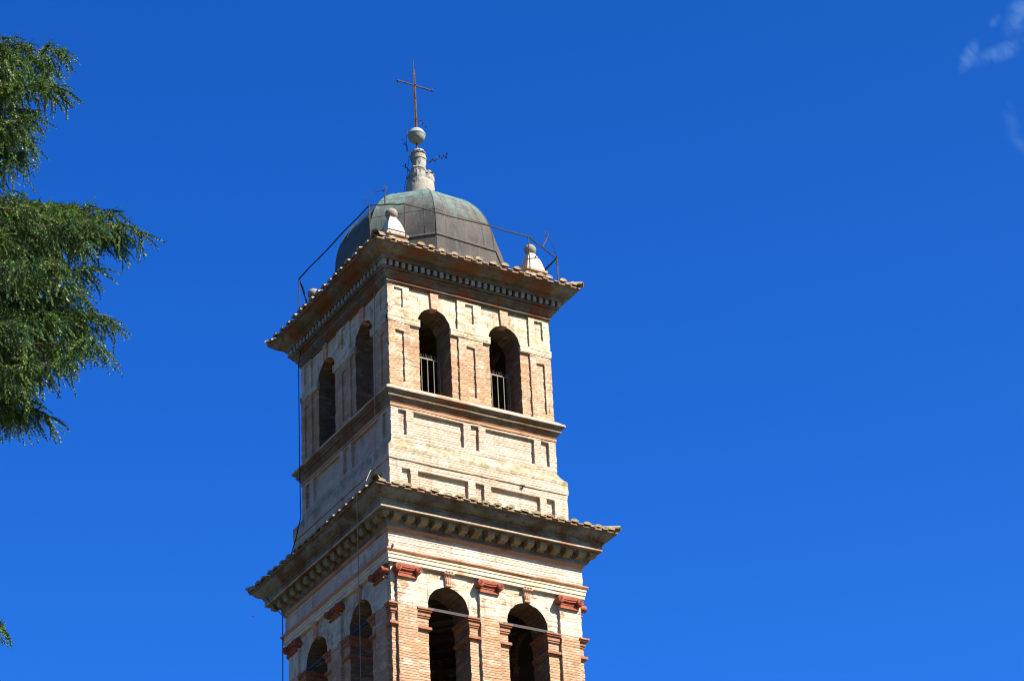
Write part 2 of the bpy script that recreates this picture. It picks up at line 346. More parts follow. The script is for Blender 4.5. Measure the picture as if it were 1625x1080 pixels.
def relief(mb, k, u0, u1, z0, z1, d, holes=(), back=None, amp=JA):
    """surface at distance d with sunk rectangles (ua,ub,za,zb,depth); optional side returns down to 'back'"""
    us = sorted({u0, u1} | {h[0] for h in holes} | {h[1] for h in holes}); zs = zsplit(z0, z1, [h[2] for h in holes] + [h[3] for h in holes])
    def dep(uc, zc):
        for h in holes:
            if h[0] < uc < h[1] and h[2] < zc < h[3]: return h[4]
        return 0
    p = lambda u, dd, z: jit(FP(k, u, dd, z), amp)
    D = {}
    for i in range(len(us)-1):
        for j in range(len(zs)-1):
            D[i, j] = dep((us[i]+us[i+1])/2, (zs[j]+zs[j+1])/2); dd = d - D[i, j]
            mb.quad(p(us[i], dd, zs[j]), p(us[i+1], dd, zs[j]), p(us[i+1], dd, zs[j+1]), p(us[i], dd, zs[j+1]))
    for (i, j), v in D.items():
        for (di, dj) in ((1, 0), (0, 1)):
            w = D.get((i+di, j+dj))
            if w is None or w == v: continue
            A, B = d - v, d - w
            if di: q = (p(us[i+1], A, zs[j]), p(us[i+1], B, zs[j]), p(us[i+1], B, zs[j+1]), p(us[i+1], A, zs[j+1]))
            else: q = (p(us[i], A, zs[j+1]), p(us[i+1], A, zs[j+1]), p(us[i+1], B, zs[j+1]), p(us[i], B, zs[j+1]))
            mb.quad(*q)
    if back is not None:
        for j in range(len(zs)-1):
            mb.quad(p(u0, back, zs[j]), p(u0, d, zs[j]), p(u0, d, zs[j+1]), p(u0, back, zs[j+1]))
            mb.quad(p(u1, d, zs[j]), p(u1, back, zs[j]), p(u1, back, zs[j+1]), p(u1, d, zs[j+1]))
        for z, fl in ((z0, 1), (z1, 0)):
            for i in range(len(us)-1):
                q = [p(us[i], back, z), p(us[i+1], back, z), p(us[i+1], d, z), p(us[i], d, z)]
                mb.quad(*(q if fl else q[::-1]))
def arch_wall(mb, k, a, z0, z1, arches, T, inner=None, N=20, rev=None):
    """wall face with round-headed openings (centre, half width, sill, springing) and reveals"""
    w = hw(k, a); ed = [-w]
    for c, h, zb, zs_ in arches: ed += [c-h, c+h]
    ed.append(w); p = lambda u, dd, z: jit(FP(k, u, dd, z), JA)
    q0 = lambda u, dd, z: FP(k, u, dd, z)
    for i in range(0, len(ed), 2):
        cuts = [a_[2] for a_ in arches] + [a_[3] for a_ in arches]
        zs = zsplit(z0, z1, cuts)
        for j in range(len(zs)-1): mb.quad(p(ed[i], a, zs[j]), p(ed[i+1], a, zs[j]), p(ed[i+1], a, zs[j+1]), p(ed[i], a, zs[j+1]))
    for c, h, zb, zsp in arches:
        zs = zsplit(z0, z1, cuts)
        for j in range(len(zs)-1):
            if zs[j+1] <= zb + 1e-6: mb.quad(p(c-h, a, zs[j]), p(c+h, a, zs[j]), p(c+h, a, zs[j+1]), p(c-h, a, zs[j+1]))
            elif zs[j+1] <= zsp + 1e-6:
                rev.quad(p(c-h, a, zs[j]), p(c-h, a-T, zs[j]), p(c-h, a-T, zs[j+1]), p(c-h, a, zs[j+1]))
                rev.quad(p(c+h, a-T, zs[j]), p(c+h, a, zs[j]), p(c+h, a, zs[j+1]), p(c+h, a-T, zs[j+1]))
        rev.quad(p(c-h, a, zb), p(c+h, a, zb), p(c+h, a-T, zb), p(c-h, a-T, zb))
        cur = [(c - h*math.cos(math.pi*i/N), zsp + h*math.sin(math.pi*i/N)) for i in range(N+1)]
        for i in range(N):
            (ua, za), (ub, zb_) = cur[i], cur[i+1]
            A = p(ua, a, za); B = p(ub, a, zb_)
            mb.quad(A, B, q0(ub, a, z1), q0(ua, a, z1))
            rev.quad(A, p(ua, a-T, za), p(ub, a-T, zb_), B)
    if inner is not None:
        iw = w - T; e2 = [-iw]
        for c, h, zb, zsp in arches: e2 += [c-h, c+h]
        e2.append(iw); d = a - T; q = lambda u, z: FP(k, u, d, z)
        for i in range(0, len(e2), 2): inner.quad(q(e2[i+1], z0), q(e2[i], z0), q(e2[i], z1), q(e2[i+1], z1))
        for c, h, zb, zsp in arches:
            inner.quad(q(c+h, z0), q(c-h, z0), q(c-h, zb), q(c+h, zb))
            cur = [(c - h*math.cos(math.pi*i/N), zsp + h*math.sin(math.pi*i/N)) for i in range(N+1)]
            for i in range(N): inner.quad(q(cur[i+1][0], cur[i+1][1]), q(cur[i][0], cur[i][1]), q(cur[i][0], z1), q(cur[i+1][0], z1))
def ring(mb, prof, amp=.012, step=.3, cap=True):
    """moulding of profile (a, z) carried round the four sides with mitred corners"""
    n = max(2, int(2*prof[0][0]/step))
    for k in range(4):
        for i in range(len(prof)-1):
            (a0, z0), (a1, z1) = prof[i], prof[i+1]
            for j in range(n):
                s0, s1 = -1 + 2*j/n, -1 + 2*(j+1)/n
                def pp(a, z, s):
                    sag = amp*hsh(round(s*hw(k, 2.0), 2), k*7.0, round(z, 1), 5)*(1-abs(s)**6)
                    pr = amp*.7*hsh(round(s*hw(k, 2.0), 2), k*3.0, round(z, 2), 9)*(1-abs(s)**6)
                    return FP(k, s*hw(k, a), a + pr, z + sag)
                mb.quad(pp(a0, z0, s0), pp(a0, z0, s1), pp(a1, z1, s1), pp(a1, z1, s0))

# ------------------------------------------------------------------ ground
gm, gt, gb = mat('grass and gravel'); gg = G(gt)
gt.links.new(gg.mix(gg.step(gg.noise(.05, 6, .6), .42, .6), (.03, .035, .012), (.085, .07, .045)), gb.inputs['Base Color'])
g_ = MB(); g_.v = [(-3000, -3000, 0), (3000, -3000, 0), (3000, 3000, 0), (-3000, 3000, 0)]; g_.f = [[0, 1, 2, 3]]
g_.build('ground', gm, props={'kind': 'structure'})

hm_, ht_, hb_ = mat('added dark hillside'); hg = G(ht_)
ht_.links.new(hg.mix(hg.step(hg.noise(.03, 6, .7), .4, .6), (.02, .035, .012), (.05, .06, .025)), hb_.inputs['Base Color'])
h_ = MB(); nh = 96  # added out-of-view ring, invented to block sky light near the horizon
for i, (rr_, f_) in enumerate(((230, 0), (330, .45), (430, .8), (520, 1.0), (640, .7), (800, 0))):
    for j in range(nh):
        a = 2*math.pi*j/nh; e = (82 + 22*math.sin(3*a+1) + 12*math.sin(7*a) + 6*math.sin(17*a+i))*f_
        h_.v.append((rr_*math.cos(a), rr_*math.sin(a), e - .5))
for i in range(5):
    for j in range(nh): h_.f.append([i*nh+j, i*nh+(j+1) % nh, (i+1)*nh+(j+1) % nh, (i+1)*nh+j])
h_.build('added_hills', hm_, smooth=True, props={'kind': 'structure'})

# ------------------------------------------------------------------ bell tower
TW = thing('bell_tower', 'tall weathered brick bell tower with arched openings under a grey dome and cross', 'bell tower')
def part(mb, name, m, parent=None, smooth=False, label=None):
    return mb.build(name, M[m], parent or TW, smooth, {'label': label} if label else None)

# --- shaft and lower bell stage
LW, LP = 2.235, 2.30
mb = MB()
for k in range(4): relief(mb, k, -hw(k, LW-.003), hw(k, LW-.003), -Z0, -10.4, LW-.003, amp=0)
part(mb, 'shaft', 'shaft_brick')
mb = MB(); ring(mb, [(LW-.01, -10.4), (2.34, -10.32), (2.50, -10.1), (2.52, -10.0), (2.30, -9.85), (LW-.01, -9.80)], cap=False); part(mb, 'lower_string_course', 'lcornice')
mb = MB(); inn = MB(); rv = MB()
for k in range(4):
    cs = .925 if k in (0, 2) else 1.0; hh = .475 if k in (0, 2) else .49
    arch_wall(mb, k, LW, -10.4, -6.18, [(-cs, hh, -9.75, -7.03), (cs, hh, -9.75, -7.03)], .62, inn, rev=rv)
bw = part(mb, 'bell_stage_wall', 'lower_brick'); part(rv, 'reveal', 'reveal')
def block_openings(k, c, h, zb, zsp, d):  # added unseen panels closing the arches so the interior stays dark
    mb = MB(); N = 12; q = lambda u, dd, z: FP(k, u, dd, z)
    cur = [(c+h, zb)] + [(c + h*math.cos(math.pi*i/N), zsp + h*math.sin(math.pi*i/N)) for i in range(N+1)] + [(c-h, zb)]
    for dd, fl in ((d, 0), (d-.05, 1)):
        f = [mb.ptw(q(u, dd, z)) for u, z in cur]; mb.f.append(f[::-1] if fl else f)
    for i in range(5): fbox(mb, k, c-h+.02, c+h-.02, d, d+.02, zb+.3+i*.4, zb+.36+i*.4)
    part(mb, 'light_blocker', 'blocker')
for k in (1, 2):
    for s in (-1, 1): block_openings(k, s*(.925 if k == 2 else 1.0), .475 if k == 2 else .49, -9.75, -7.03, LW-.45)
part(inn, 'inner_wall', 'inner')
for z in (-10.2, -5.9, -2.2, .40):
    a = 1.62 if z < -5 else 1.38
    mb = MB(); mb.box((0, 0, z+Z0), (2*a+.02, 2*a+2*DY+.02, .25)); part(mb, 'inner_floor', 'inner')
for k in range(4):
    cp = [-1.9, 0, 1.9] if k in (0, 2) else [-1.985, 0, 1.985]
    for c in cp:
        mb = MB(); relief(mb, k, c-.22, c+.22, -9.78, -6.47, LP, back=2.2); part(mb, 'pilaster', 'lower_brick')
        # capital
        mb = MB(); fbox(mb, k, c-.235, c+.235, 2.2, 2.325, -6.282, -6.237)
        fbox(mb, k, c-.222, c+.222, 2.2, 2.345, -6.5450, -6.5070)
        fbox(mb, k, c-.205, c+.205, 2.2, 2.312, -6.5070, -6.4500)
        fbox(mb, k, c-.215, c+.215, 2.2, 2.322, -6.4500, -6.4300)
        n = 12                                       # band sagging between the volutes
        for i in range(n):
            u0, u1 = c-.19+.38*i/n, c-.19+.38*(i+1)/n; s = .022*(1-((i+.5)/n*2-1)**2)
            fbox(mb, k, u0, u1, 2.2, 2.352, -6.366-s, -6.345-s); fbox(mb, k, u0, u1, 2.2, 2.338, -6.322-s*.4, -6.304)
            fbox(mb, k, u0, u1, 2.2, 2.316, -6.43, -6.30)
        fbox(mb, k, c-.25, c+.25, 2.2, 2.34, -6.30, -6.282)
        cap_o = part(mb, 'capital', 'terracotta')
        for s in (-1, 1):
            mb = MB(); C0 = Vector(FP(k, c+s*.236, 2.2, -6.3750)); nn = Vector((*NORM[k][0], 0)); tt = Vector((*NORM[k][1], 0)); zz = Vector((0, 0, 1))
            mb.tube([C0, C0+nn*.205, C0+nn*.215], [.076, .076, .066], 20)
            pts = []
            for i in range(36):
                a = i/35*math.pi*4.2; rr = .060*(1-i/35*.72); pts.append(C0+nn*.214+tt*(math.cos(a)*rr*s)+zz*(math.sin(a)*rr))
            mb.tube(pts, .0085, 6); mb.tube([C0+nn*.2, C0+nn*.232], [.017, .012], 10)
            part(mb, 'volute', 'terracotta', cap_o)
    # impost mouldings between pilasters and arches, wrapping the jambs
    cs = .925 if k in (0, 2) else 1.0; hh = .475 if k in (0, 2) else .49
    segs = [(cp[0]+.222, -cs-hh, 1), (-cs+hh, -.222, -1), (.222, cs-hh, 1), (cs+hh, cp[2]-.222, -1)]
    for u0, u1, side in segs:
        for grp in (((-7.33, -7.29, .02), (-7.29, -7.20, .035), (-7.20, -7.165, .065), (-7.165, -7.13, .085)), ((-7.612, -7.585, .03), (-7.585, -7.53, .055))):
          mb = MB()
          for zb, zt, pr in grp:
            o = pr*.95; a0, a1 = (u0, u1+o) if side > 0 else (u0-o, u1)
            fbox(mb, k, a0, a1, LW-.60, LW+pr, zb, zt)
          part(mb, 'impost', 'impost')
    for s in (-1, 1):                                # flat iron tie bar across the opening
        mb = MB(); fbox(mb, k, s*cs-hh-.10, s*cs+hh+.16, LW-.02, LW+.0, -7.128, -7.068)
        part(mb, 'tie_bar', 'tiebar')
        # scrolled keystone
        mb = MB(); n = 14; c = s*cs
        pf = []
        for i in range(n+1):
            t_ = i/n; z = -6.545 + .305*t_; d = LW + .03 + .075*t_**1.5 + .016*math.sin(t_*math.pi*2.2); w_ = .052 + .055*t_**1.2
            pf.append((z, d, w_))
        rows = []
        for z, d, w_ in pf: rows.append([(c-w_, LW-.1, z), (c-w_, d-.012, z), (c-w_*.62, d+.012, z), (c-w_*.33, d-.004, z), (c, d+.014, z), (c+w_*.33, d-.004, z), (c+w_*.62, d+.012, z), (c+w_, d-.012, z), (c+w_, LW-.1, z)])
        for i in range(n):
            for j in range(8):
                mb.quad(*[FP(k, *q) for q in (rows[i][j], rows[i][j+1], rows[i+1][j+1], rows[i+1][j])])
        mb.f.append([mb.ptw(FP(k, *q)) for q in rows[0]][::-1]); mb.f.append([mb.ptw(FP(k, *q)) for q in rows[-1]])
        C0 = Vector(FP(k, c, LW+.04, -6.53)); tt = Vector((*NORM[k][1], 0))
        mb.tube([C0-tt*.065, C0+tt*.065], .03, 10); C0 = Vector(FP(k, c, LW+.07, -6.27)); mb.tube([C0-tt*.115, C0+tt*.115], .036, 12)
        part(mb, 'keystone', 'keystone')
# corner strips carry the impost round the corner
for sx in (-1, 1):
    for sy in (-1, 1):
        for grp in (((-7.33, -7.29, .02), (-7.29, -7.20, .04), (-7.20, -7.165, .08), (-7.165, -7.13, .105)), ((-7.612, -7.585, .035), (-7.585, -7.53, .065))):
          mb = MB()
          for zb, zt, pr in grp:
            x0, x1 = 2.122, LW+pr; y0, y1 = 2.206, LW+DY+pr
            mb.box((sx*(x0+x1)/2, sy*(y0+y1)/2, (zb+zt)/2+Z0), (x1-x0, y1-y0, zt-zb))
          part(mb, 'impost', 'impost')
# architrave, frieze
mb = MB(); ring(mb, [(LW, -6.238), (2.305, -6.236), (2.307, -6.165), (2.322, -6.16), (2.325, -6.08), (2.337, -6.075), (2.34, -6.035), (2.29, -6.03)], .008); part(mb, 'architrave', 'arch_band')
mb = MB(); ring(mb, [(2.285, -6.032), (2.345, -6.03), (2.372, -5.99), (2.375, -5.962), (2.285, -5.945)], .012); part(mb, 'ledge_moulding', 'orange')
mb = MB()
for k in range(4): relief(mb, k, -hw(k, 2.287), hw(k, 2.287), -5.99, -5.50, 2.287)
part(mb, 'frieze', 'frieze_brick')
mb = MB(); fbox(mb, 0, -2.262, -2.235, 2.35, 2.41, -5.96, -5.90); part(mb, 'iron_hook', 'iron')
# lower cornice
mb = MB(); ring(mb, [(2.286, -5.535), (2.312, -5.53), (2.325, -5.455), (2.30, -5.45)], .008); part(mb, 'brick_fillet', 'orange')
mb = MB(); ring(mb, [(2.28, -5.46), (2.335, -5.452), (2.342, -5.42), (2.335, -5.41), (2.34, -5.33), (2.345, -5.225), (2.56, -5.215), (2.60, -5.205)], .006)
ring(mb, [(2.598, -5.160), (2.612, -5.150), (2.616, -5.065), (2.640, -5.060), (2.641, -5.030), (2.622, -5.026), (2.66, -5.012), (2.70, -4.99), (2.75, -4.96), (2.79, -4.92), (2.815, -4.88), (2.82, -4.868), (2.848, -4.865), (2.848, -4.81)], .010)
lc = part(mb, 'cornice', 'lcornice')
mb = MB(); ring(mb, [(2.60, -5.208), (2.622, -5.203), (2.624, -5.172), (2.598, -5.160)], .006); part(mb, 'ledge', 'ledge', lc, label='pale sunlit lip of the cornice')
mb = MB(); mb.box((.0, 0, 0), (.0001, .0001, .0001)); 
def modillion(k, u):
    mb = MB(); n = 10; w_ = .078 + hsh(round(u, 2), k, 1, 4)*.014
    base = Vector(FP(k, u, 2.38, -5.285))
    pf = []
    for i in range(n+1):
        t_ = i/n; pf.append((2.33 + .195*t_, -5.385 + .075*t_ + .022*math.sin(t_*math.pi*2)))
    top = -5.222
    for i in range(n):
        (d0, z0), (d1, z1) = pf[i], pf[i+1]
        q = lambda uu, d, z: FP(k, uu, d, z)
        mb.quad(q(u-w_, d0, z0), q(u+w_, d0, z0), q(u+w_, d1, z1), q(u-w_, d1, z1))
        mb.quad(q(u-w_, d0, z0), q(u-w_, d1, z1), q(u-w_, d1, top), q(u-w_, d0, top)); mb.quad(q(u+w_, d1, z1), q(u+w_, d0, z0), q(u+w_, d0, top), q(u+w_, d1, top))
    d1, z1 = pf[-1]; mb.quad(FP(k, u-w_, d1, z1), FP(k, u+w_, d1, z1), FP(k, u+w_, d1, top), FP(k, u-w_, d1, top))
    fbox(mb, k, u-w_-.012, u+w_+.012, 2.36, 2.54, -5.240, -5.219)
    return mb
for k in range(4):
    N = 7; sp = .312 if k in (0, 2) else .320
    for i in range(-N, N+1): part(modillion(k, i*sp), 'modillion', 'modillion', lc)
for sx in (-1, 1):
    for sy in (-1, 1):
        mb = MB(); mb.box((sx*2.45, sy*2.54, Z0-5.27), (.14, .14, .09), Matrix.Rotation(R(0), 3, 'Z')); part(mb, 'modillion', 'modillion', lc)

# --- tiled skirts
def tiled_roof(name, a0, z0, a1, z1, m, seed, spacing=.29, messy=.0, label=None, flat=.66):
    """barrel tiles on the four slopes from eave (a0,z0) up to (a1,z1)"""
    rnd = random.Random(seed)
    sl = MB(); ring(sl, [(a0-.08, z0-.045), (a0, z0-.035), (a0, z0-.005), (a1, z1-.005)], .006)
    so = part(sl, name, 'soffit', label=label)
    mb = MB(); slope = (z1-z0)/(a0-a1)
    def tile(k, u, run0, run1, r0, r1, dz, yaw, plug=False):
        """one barrel tile lying from distance run0 (low end) to run1 (high end)"""
        n = 8; th = .016
        for r_, inner in ((0, 0), (th, 1)):
            pass
        low = []; hi = []; lowi = []; hii = []
        for i in range(n+1):
            t_ = math.pi*i/n; cx, sz_ = -math.cos(t_), math.sin(t_)
            low.append(FP(k, u + cx*r0 + yaw*0, run0, z0 + (a0-run0)*slope + dz + .022 + sz_*r0*flat)); hi.append(FP(k, u + cx*r1 + yaw, run1, z0 + (a0-run1)*slope + dz + sz_*r1*flat))
            ri = r0-th; lowi.append(FP(k, u + cx*ri, run0, z0 + (a0-run0)*slope + dz + .022 + sz_*ri*(flat-.02) - .002)); rj = r1-th; hii.append(FP(k, u + cx*rj + yaw, run1, z0 + (a0-run1)*slope + dz + sz_*rj*(flat-.02)-.002))
        for i in range(n):
            mb.quad(low[i], low[i+1], hi[i+1], hi[i]); mb.quad(lowi[i+1], lowi[i], hii[i], hii[i+1]); mb.quad(lowi[i], lowi[i+1], low[i+1], low[i])
        if plug: mb.f.append([mb.ptw((x_ - NORM[k][0][0]*.004, y_ - NORM[k][0][1]*.004, z_)) for x_, y_, z_ in lowi][::-1])
    for k in range(4):
        w = hw(k, a0); n = int(2*w/spacing); sp = 2*w/n
        for i in range(n):
            u = -w + sp*(i+.5) + rnd.uniform(-.012, .012)
            top = max(a1, abs(u) - (w - a0)) ; d = a0 + .03 + rnd.uniform(-.012, .012)
            dz = rnd.uniform(-.006, .01)
            while d > top + .06:
                e = max(d - .40, top)
                tile(k, u + rnd.uniform(-.014, .014)*(1+messy*3), d, e, .090 + rnd.uniform(-.008, .008), .074, dz + rnd.uniform(0, .02)*(1+messy*1.5), rnd.uniform(-.015, .015)*(1+messy*3), d > a0 - .05)
                d -= .30
            # channel tile between the covers
            if i < n-1:
                uc = u + sp/2; topc = max(a1, abs(uc)-(w-a0))
                if a0 - topc > .1:
                    A = [FP(k, uc-.07, a0+.025, z0+.012), FP(k, uc+.07, a0+.025, z0+.012), FP(k, uc+.07, topc, z0+(a0-topc)*slope+.012), FP(k, uc-.07, topc, z0+(a0-topc)*slope+.012)]
                    B = [(p[0], p[1], p[2]-.016) for p in A]
                    mb.quad(*A); mb.quad(*B[::-1]); mb.quad(B[0], B[1], A[1], A[0])
    # hip tiles
    for sx in (-1, 1):
        for sy in (-1, 1):
            d = a0 + .03
            while d > a1 + .1:
                e = max(d-.36, a1)
                A = Vector((sx*d, sy*(d+DY), Z0+z0+(a0-d)*slope+.035)); B = Vector((sx*e, sy*(e+DY), Z0+z0+(a0-e)*slope+.03))
                dr = (B-A).normalized(); sd_ = dr.cross(Vector((0, 0, 1))).normalized(); up = sd_.cross(dr)
                L0, L1, I0, I1 = [], [], [], []
                for i in range(9):
                    t_ = math.pi*i/8
                    for lst, P_, r_ in ((L0, A+up*.02, .092), (L1, B, .075), (I0, A+up*.02, .075), (I1, B, .058)):
                        lst.append(tuple(P_ + sd_*(-math.cos(t_)*r_) + up*(math.sin(t_)*r_)))
                for i in range(8): mb.quad(L0[i], L0[i+1], L1[i+1], L1[i]); mb.quad(I0[i+1], I0[i], I1[i], I1[i+1]); mb.quad(I0[i], I0[i+1], L0[i+1], L0[i])
                d -= .29
    part(mb, 'roof_tiles', m, so, smooth=False)
    return so
tiled_roof('lower_roof', 2.87, -4.82, 2.10, -4.57, 'ltile', 3)
mb = MB(); mb.box((1.87, -2.66, Z0-5.105), (.10, .05, .13), Matrix.Rotation(R(8), 3, 'Y')); part(mb, 'loose_brick', 'keystone', lc)

# --- plinth and parapet
mb = MB()
for k in range(4):
    zl, zh = -4.9, -3.79; e = hw(k, 2.135); s = e/2.135
    hs_ = [(-1.85, -1.645), (-1.47, -.285), (-.11, .10), (.27, 1.45), (1.61, 1.81)]
    relief(mb, k, -e, e, zl, zh, 2.135, [(a_*s, b_*s, -4.72, -3.955, .068) for a_, b_ in hs_])
part(mb, 'plinth_wall', 'dado_brick')
mb = MB(); ring(mb, [(2.10, -3.785), (2.152, -3.775), (2.158, -3.70), (2.15, -3.60), (2.155, -3.50), (2.148, -3.465), (2.10, -3.42), (2.04, -3.33), (2.0, -3.245), (1.98, -3.2)], .012, .2)
part(mb, 'plinth_capping', 'dado_brick', label='sloping mossy brick capping')
mb = MB()
for k in range(4):
    s = hw(k, 2.0)/2.0; e = hw(k, 2.0)
    hs_ = [(-1.83, -1.63), (-1.465, -.265), (-.095, .105), (.27, 1.46), (1.63, 1.83)]
    relief(mb, k, -e, e, -3.25, -2.44, 2.0, [(a_*s, b_*s, -3.10, -2.51, .064) for a_, b_ in hs_])
part(mb, 'parapet_wall', 'dado_brick')
mb = MB(); ring(mb, [(1.99, -2.465), (2.018, -2.46), (2.02, -2.412), (1.99, -2.408)], .008); part(mb, 'brick_fillet', 'orange')
mb = MB(); ring(mb, [(1.99, -2.41), (2.012, -2.40), (2.02, -2.365), (2.045, -2.335), (2.07, -2.285), (2.072, -2.275), (2.10, -2.27), (2.102, -2.235), (2.085, -2.23), (2.10, -2.21), (2.13, -2.19), (2.155, -2.16), (2.165, -2.145)], .010, .22)
sc = part(mb, 'string_course', 'string')
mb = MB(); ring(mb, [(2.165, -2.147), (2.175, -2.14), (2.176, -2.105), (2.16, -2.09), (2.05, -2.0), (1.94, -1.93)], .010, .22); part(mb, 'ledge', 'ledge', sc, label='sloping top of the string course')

# --- upper belfry
UW, UP = 1.962, 2.0
mb = MB(); inn = MB(); rv = MB()
UA = {}
for k in range(4):
    cs = .862 if k in (0, 2) else .89; hh = .385 if k in (0, 2) else .40; UA[k] = (cs, hh)
    arch_wall(mb, k, UW, -2.05, .60, [(-cs, hh, -1.93, -.245), (cs, hh, -1.93, -.245)], .62, inn, rev=rv)
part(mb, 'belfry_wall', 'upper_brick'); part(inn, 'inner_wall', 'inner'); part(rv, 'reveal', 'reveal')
for k in (1, 2):  # same added light-blocking panels on the two unseen sides
    for s in (-1, 1): block_openings(k, s*UA[k][0], UA[k][1], -1.93, -.245, UW-.45)
for k in range(4):
    e = hw(k, UP); cs, hh = UA[k]
    pil = [(-e, -e+.52), (-.30, .30), (e-.52, e)]
    for i, (a_, b_) in enumerate(pil):
        if i == 1: pa, pb = -.10, .10
        elif i == 0: pa, pb = -e+.165, -e+.37
        else: pa, pb = e-.37, e-.165
        mb = MB(); relief(mb, k, a_, b_, -1.99, .55, UP, [(pa, pb, -1.83, -.60, .062), (pa, pb, -.03, .45, .055)], back=UW-.07)
        part(mb, 'pilaster', 'upper_brick')
    # plain impost band running round, into the jambs
    for u0, u1, sd_ in ((-cs+hh, cs-hh, 0), (-e, -cs-hh, 1), (cs+hh, e, -1)):
        mb = MB()
        for zb, zt, pr in ((-.41, -.375, .012), (-.375, -.285, .017), (-.285, -.25, .022)):
            o = .012
            x0 = u0 - (o if sd_ != 1 else pr); x1 = u1 + (o if sd_ != -1 else pr)
            if sd_ == 1: x0 = u0 - pr
            if sd_ == -1: x1 = u1 + pr
            if k in (1, 3):                       # butt against the front bands
                if sd_ == 1: x0 = u0 + .002
                if sd_ == -1: x1 = u1 - .002
            fbox(mb, k, x0, x1, UP-.06, UP+pr, zb, zt)
        part(mb, 'impost_band', 'upper_brick')
    for s in (-1, 1):
        c = s*cs; mb = MB(); q = lambda u, d, z: FP(k, u, d, z)
        A = [(c-.075, .125), (c+.075, .125), (c+.10, .50), (c-.10, .50)]
        F = [q(u, UW+.045, z) for u, z in A]; B = [q(u, UW-.15, z) for u, z in A]
        mb.quad(*F)
        for i in range(4): mb.quad(B[i], B[(i+1) % 4], F[(i+1) % 4], F[i])
        mb.quad(*B[::-1])
        part(mb, 'keystone', 'keystone')
        # spiked iron grille
        mb = MB(); d = UW-.36; x0, x1 = c-hh+.0, c+hh-.0
        for j in range(5):
            u = x0 + .085 + j*(x1-x0-.17)/4; mb.tube([q(u, d, -1.94), q(u, d, -.90)], .0125, 6)
        fbox(mb, k, x0, x1, d-.012, d+.012, -.915, -.885)
        rr = random.Random(k*2+s+5)
        for j in range(20):
            u = x0 + .02 + j*(x1-x0-.04)/19; mb.tube([q(u, d, -.89), q(u+rr.uniform(-.014, .014), d+rr.uniform(0, .03), -.80)], [.006, .003], 5)
        part(mb, 'grille', 'palebar')
# --- main cornice
mb = MB(); ring(mb, [(1.99, .50), (2.012, .505), (2.020, .545), (2.045, .550), (2.045, .585), (2.030, .590), (2.034, .605), (2.06, .625), (2.088, .665), (2.105, .715), (2.108, .722), (2.138, .725), (2.140, .765), (2.120, .770), (2.124, .782), (2.182, .786), (2.184, .816), (2.07, .82), (2.065, .955),
                     (2.245, .955), (2.258, .965), (2.262, 1.008), (2.290, 1.012), (2.292, 1.035), (2.278, 1.040), (2.31, 1.05), (2.36, 1.062), (2.41, 1.085), (2.46, 1.125), (2.49, 1.165), (2.495, 1.172), (2.518, 1.175), (2.518, 1.215)], .010, .22)
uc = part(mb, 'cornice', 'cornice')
n = 0
for k in range(4):
    w = hw(k, 2.21); N = 29 if k in (0, 2) else 30
    row = MB()
    for i in range(N):
        u = -w + .035 + (2*w-.07)*i/(N-1)
        wd = .041
        if k in (0, 3):
            mb = MB()
            if i in (0, N-1): wd = .05
            rr = hsh(i, k, 1, 2)
            if k == 3 and i in (0, N-1): continue
            wd *= 1 + rr*.16; fbox(mb, k, u-wd+rr*.006, u+wd+rr*.006, 2.07, 2.222+hsh(i, k, 3, 2)*.022, .832+hsh(i, k, 2, 2)*.022, .953)
            part(mb, 'dentil', 'dentil', uc)
        elif not (k == 1 and i in (0,)) and not (k == 1 and i == N-1):
            fbox(row, k, u-wd, u+wd, 2.07, 2.222, .832, .953)
    if k not in (0, 3): mb_ = part(row, 'dentil_row', 'dentil', uc)
# fix: roof above
tiled_roof('upper_roof', 2.545, 1.235, 1.55, 1.56, 'tile', 11, messy=.8, flat=.74)

# --- stone finials on the corners
for sx in (-1, 1):
    for sy in (-1, 1):
        cx, cy = sx*1.745, sy*1.90
        mb = MB(); prof = [(.23, 1.775), (.222, 1.82), (.20, 1.92), (.178, 2.02), (.148, 2.12), (.108, 2.21), (.085, 2.26), (.075, 2.30)]
        rows = [[(cx-w_, cy-w_, Z0+z), (cx+w_, cy-w_, Z0+z), (cx+w_, cy+w_, Z0+z), (cx-w_, cy+w_, Z0+z)] for w_, z in prof]
        for i in range(len(rows)-1):
            for j in range(4): mb.quad(rows[i][j], rows[i][(j+1) % 4], rows[i+1][(j+1) % 4], rows[i+1][j])
        mb.f.append([mb.ptw(p) for p in rows[-1]])
        fo = part(mb, 'finial', 'white')
        mb = MB(); mb.box((cx, cy, Z0+1.75), (.54, .54, .05)); mb.box((cx, cy, Z0+1.60), (.46, .46, .26)); part(mb, 'finial_base', 'tile', fo)
        mb = MB(); r_ = .137
        mb.lathe([(r_*math.sin(math.pi*i/12)+.0005, -r_*math.cos(math.pi*i/12)) for i in range(13)], (cx, cy, Z0+2.40), 20)
        part(mb, 'finial_ball', 'greystone', fo, True)

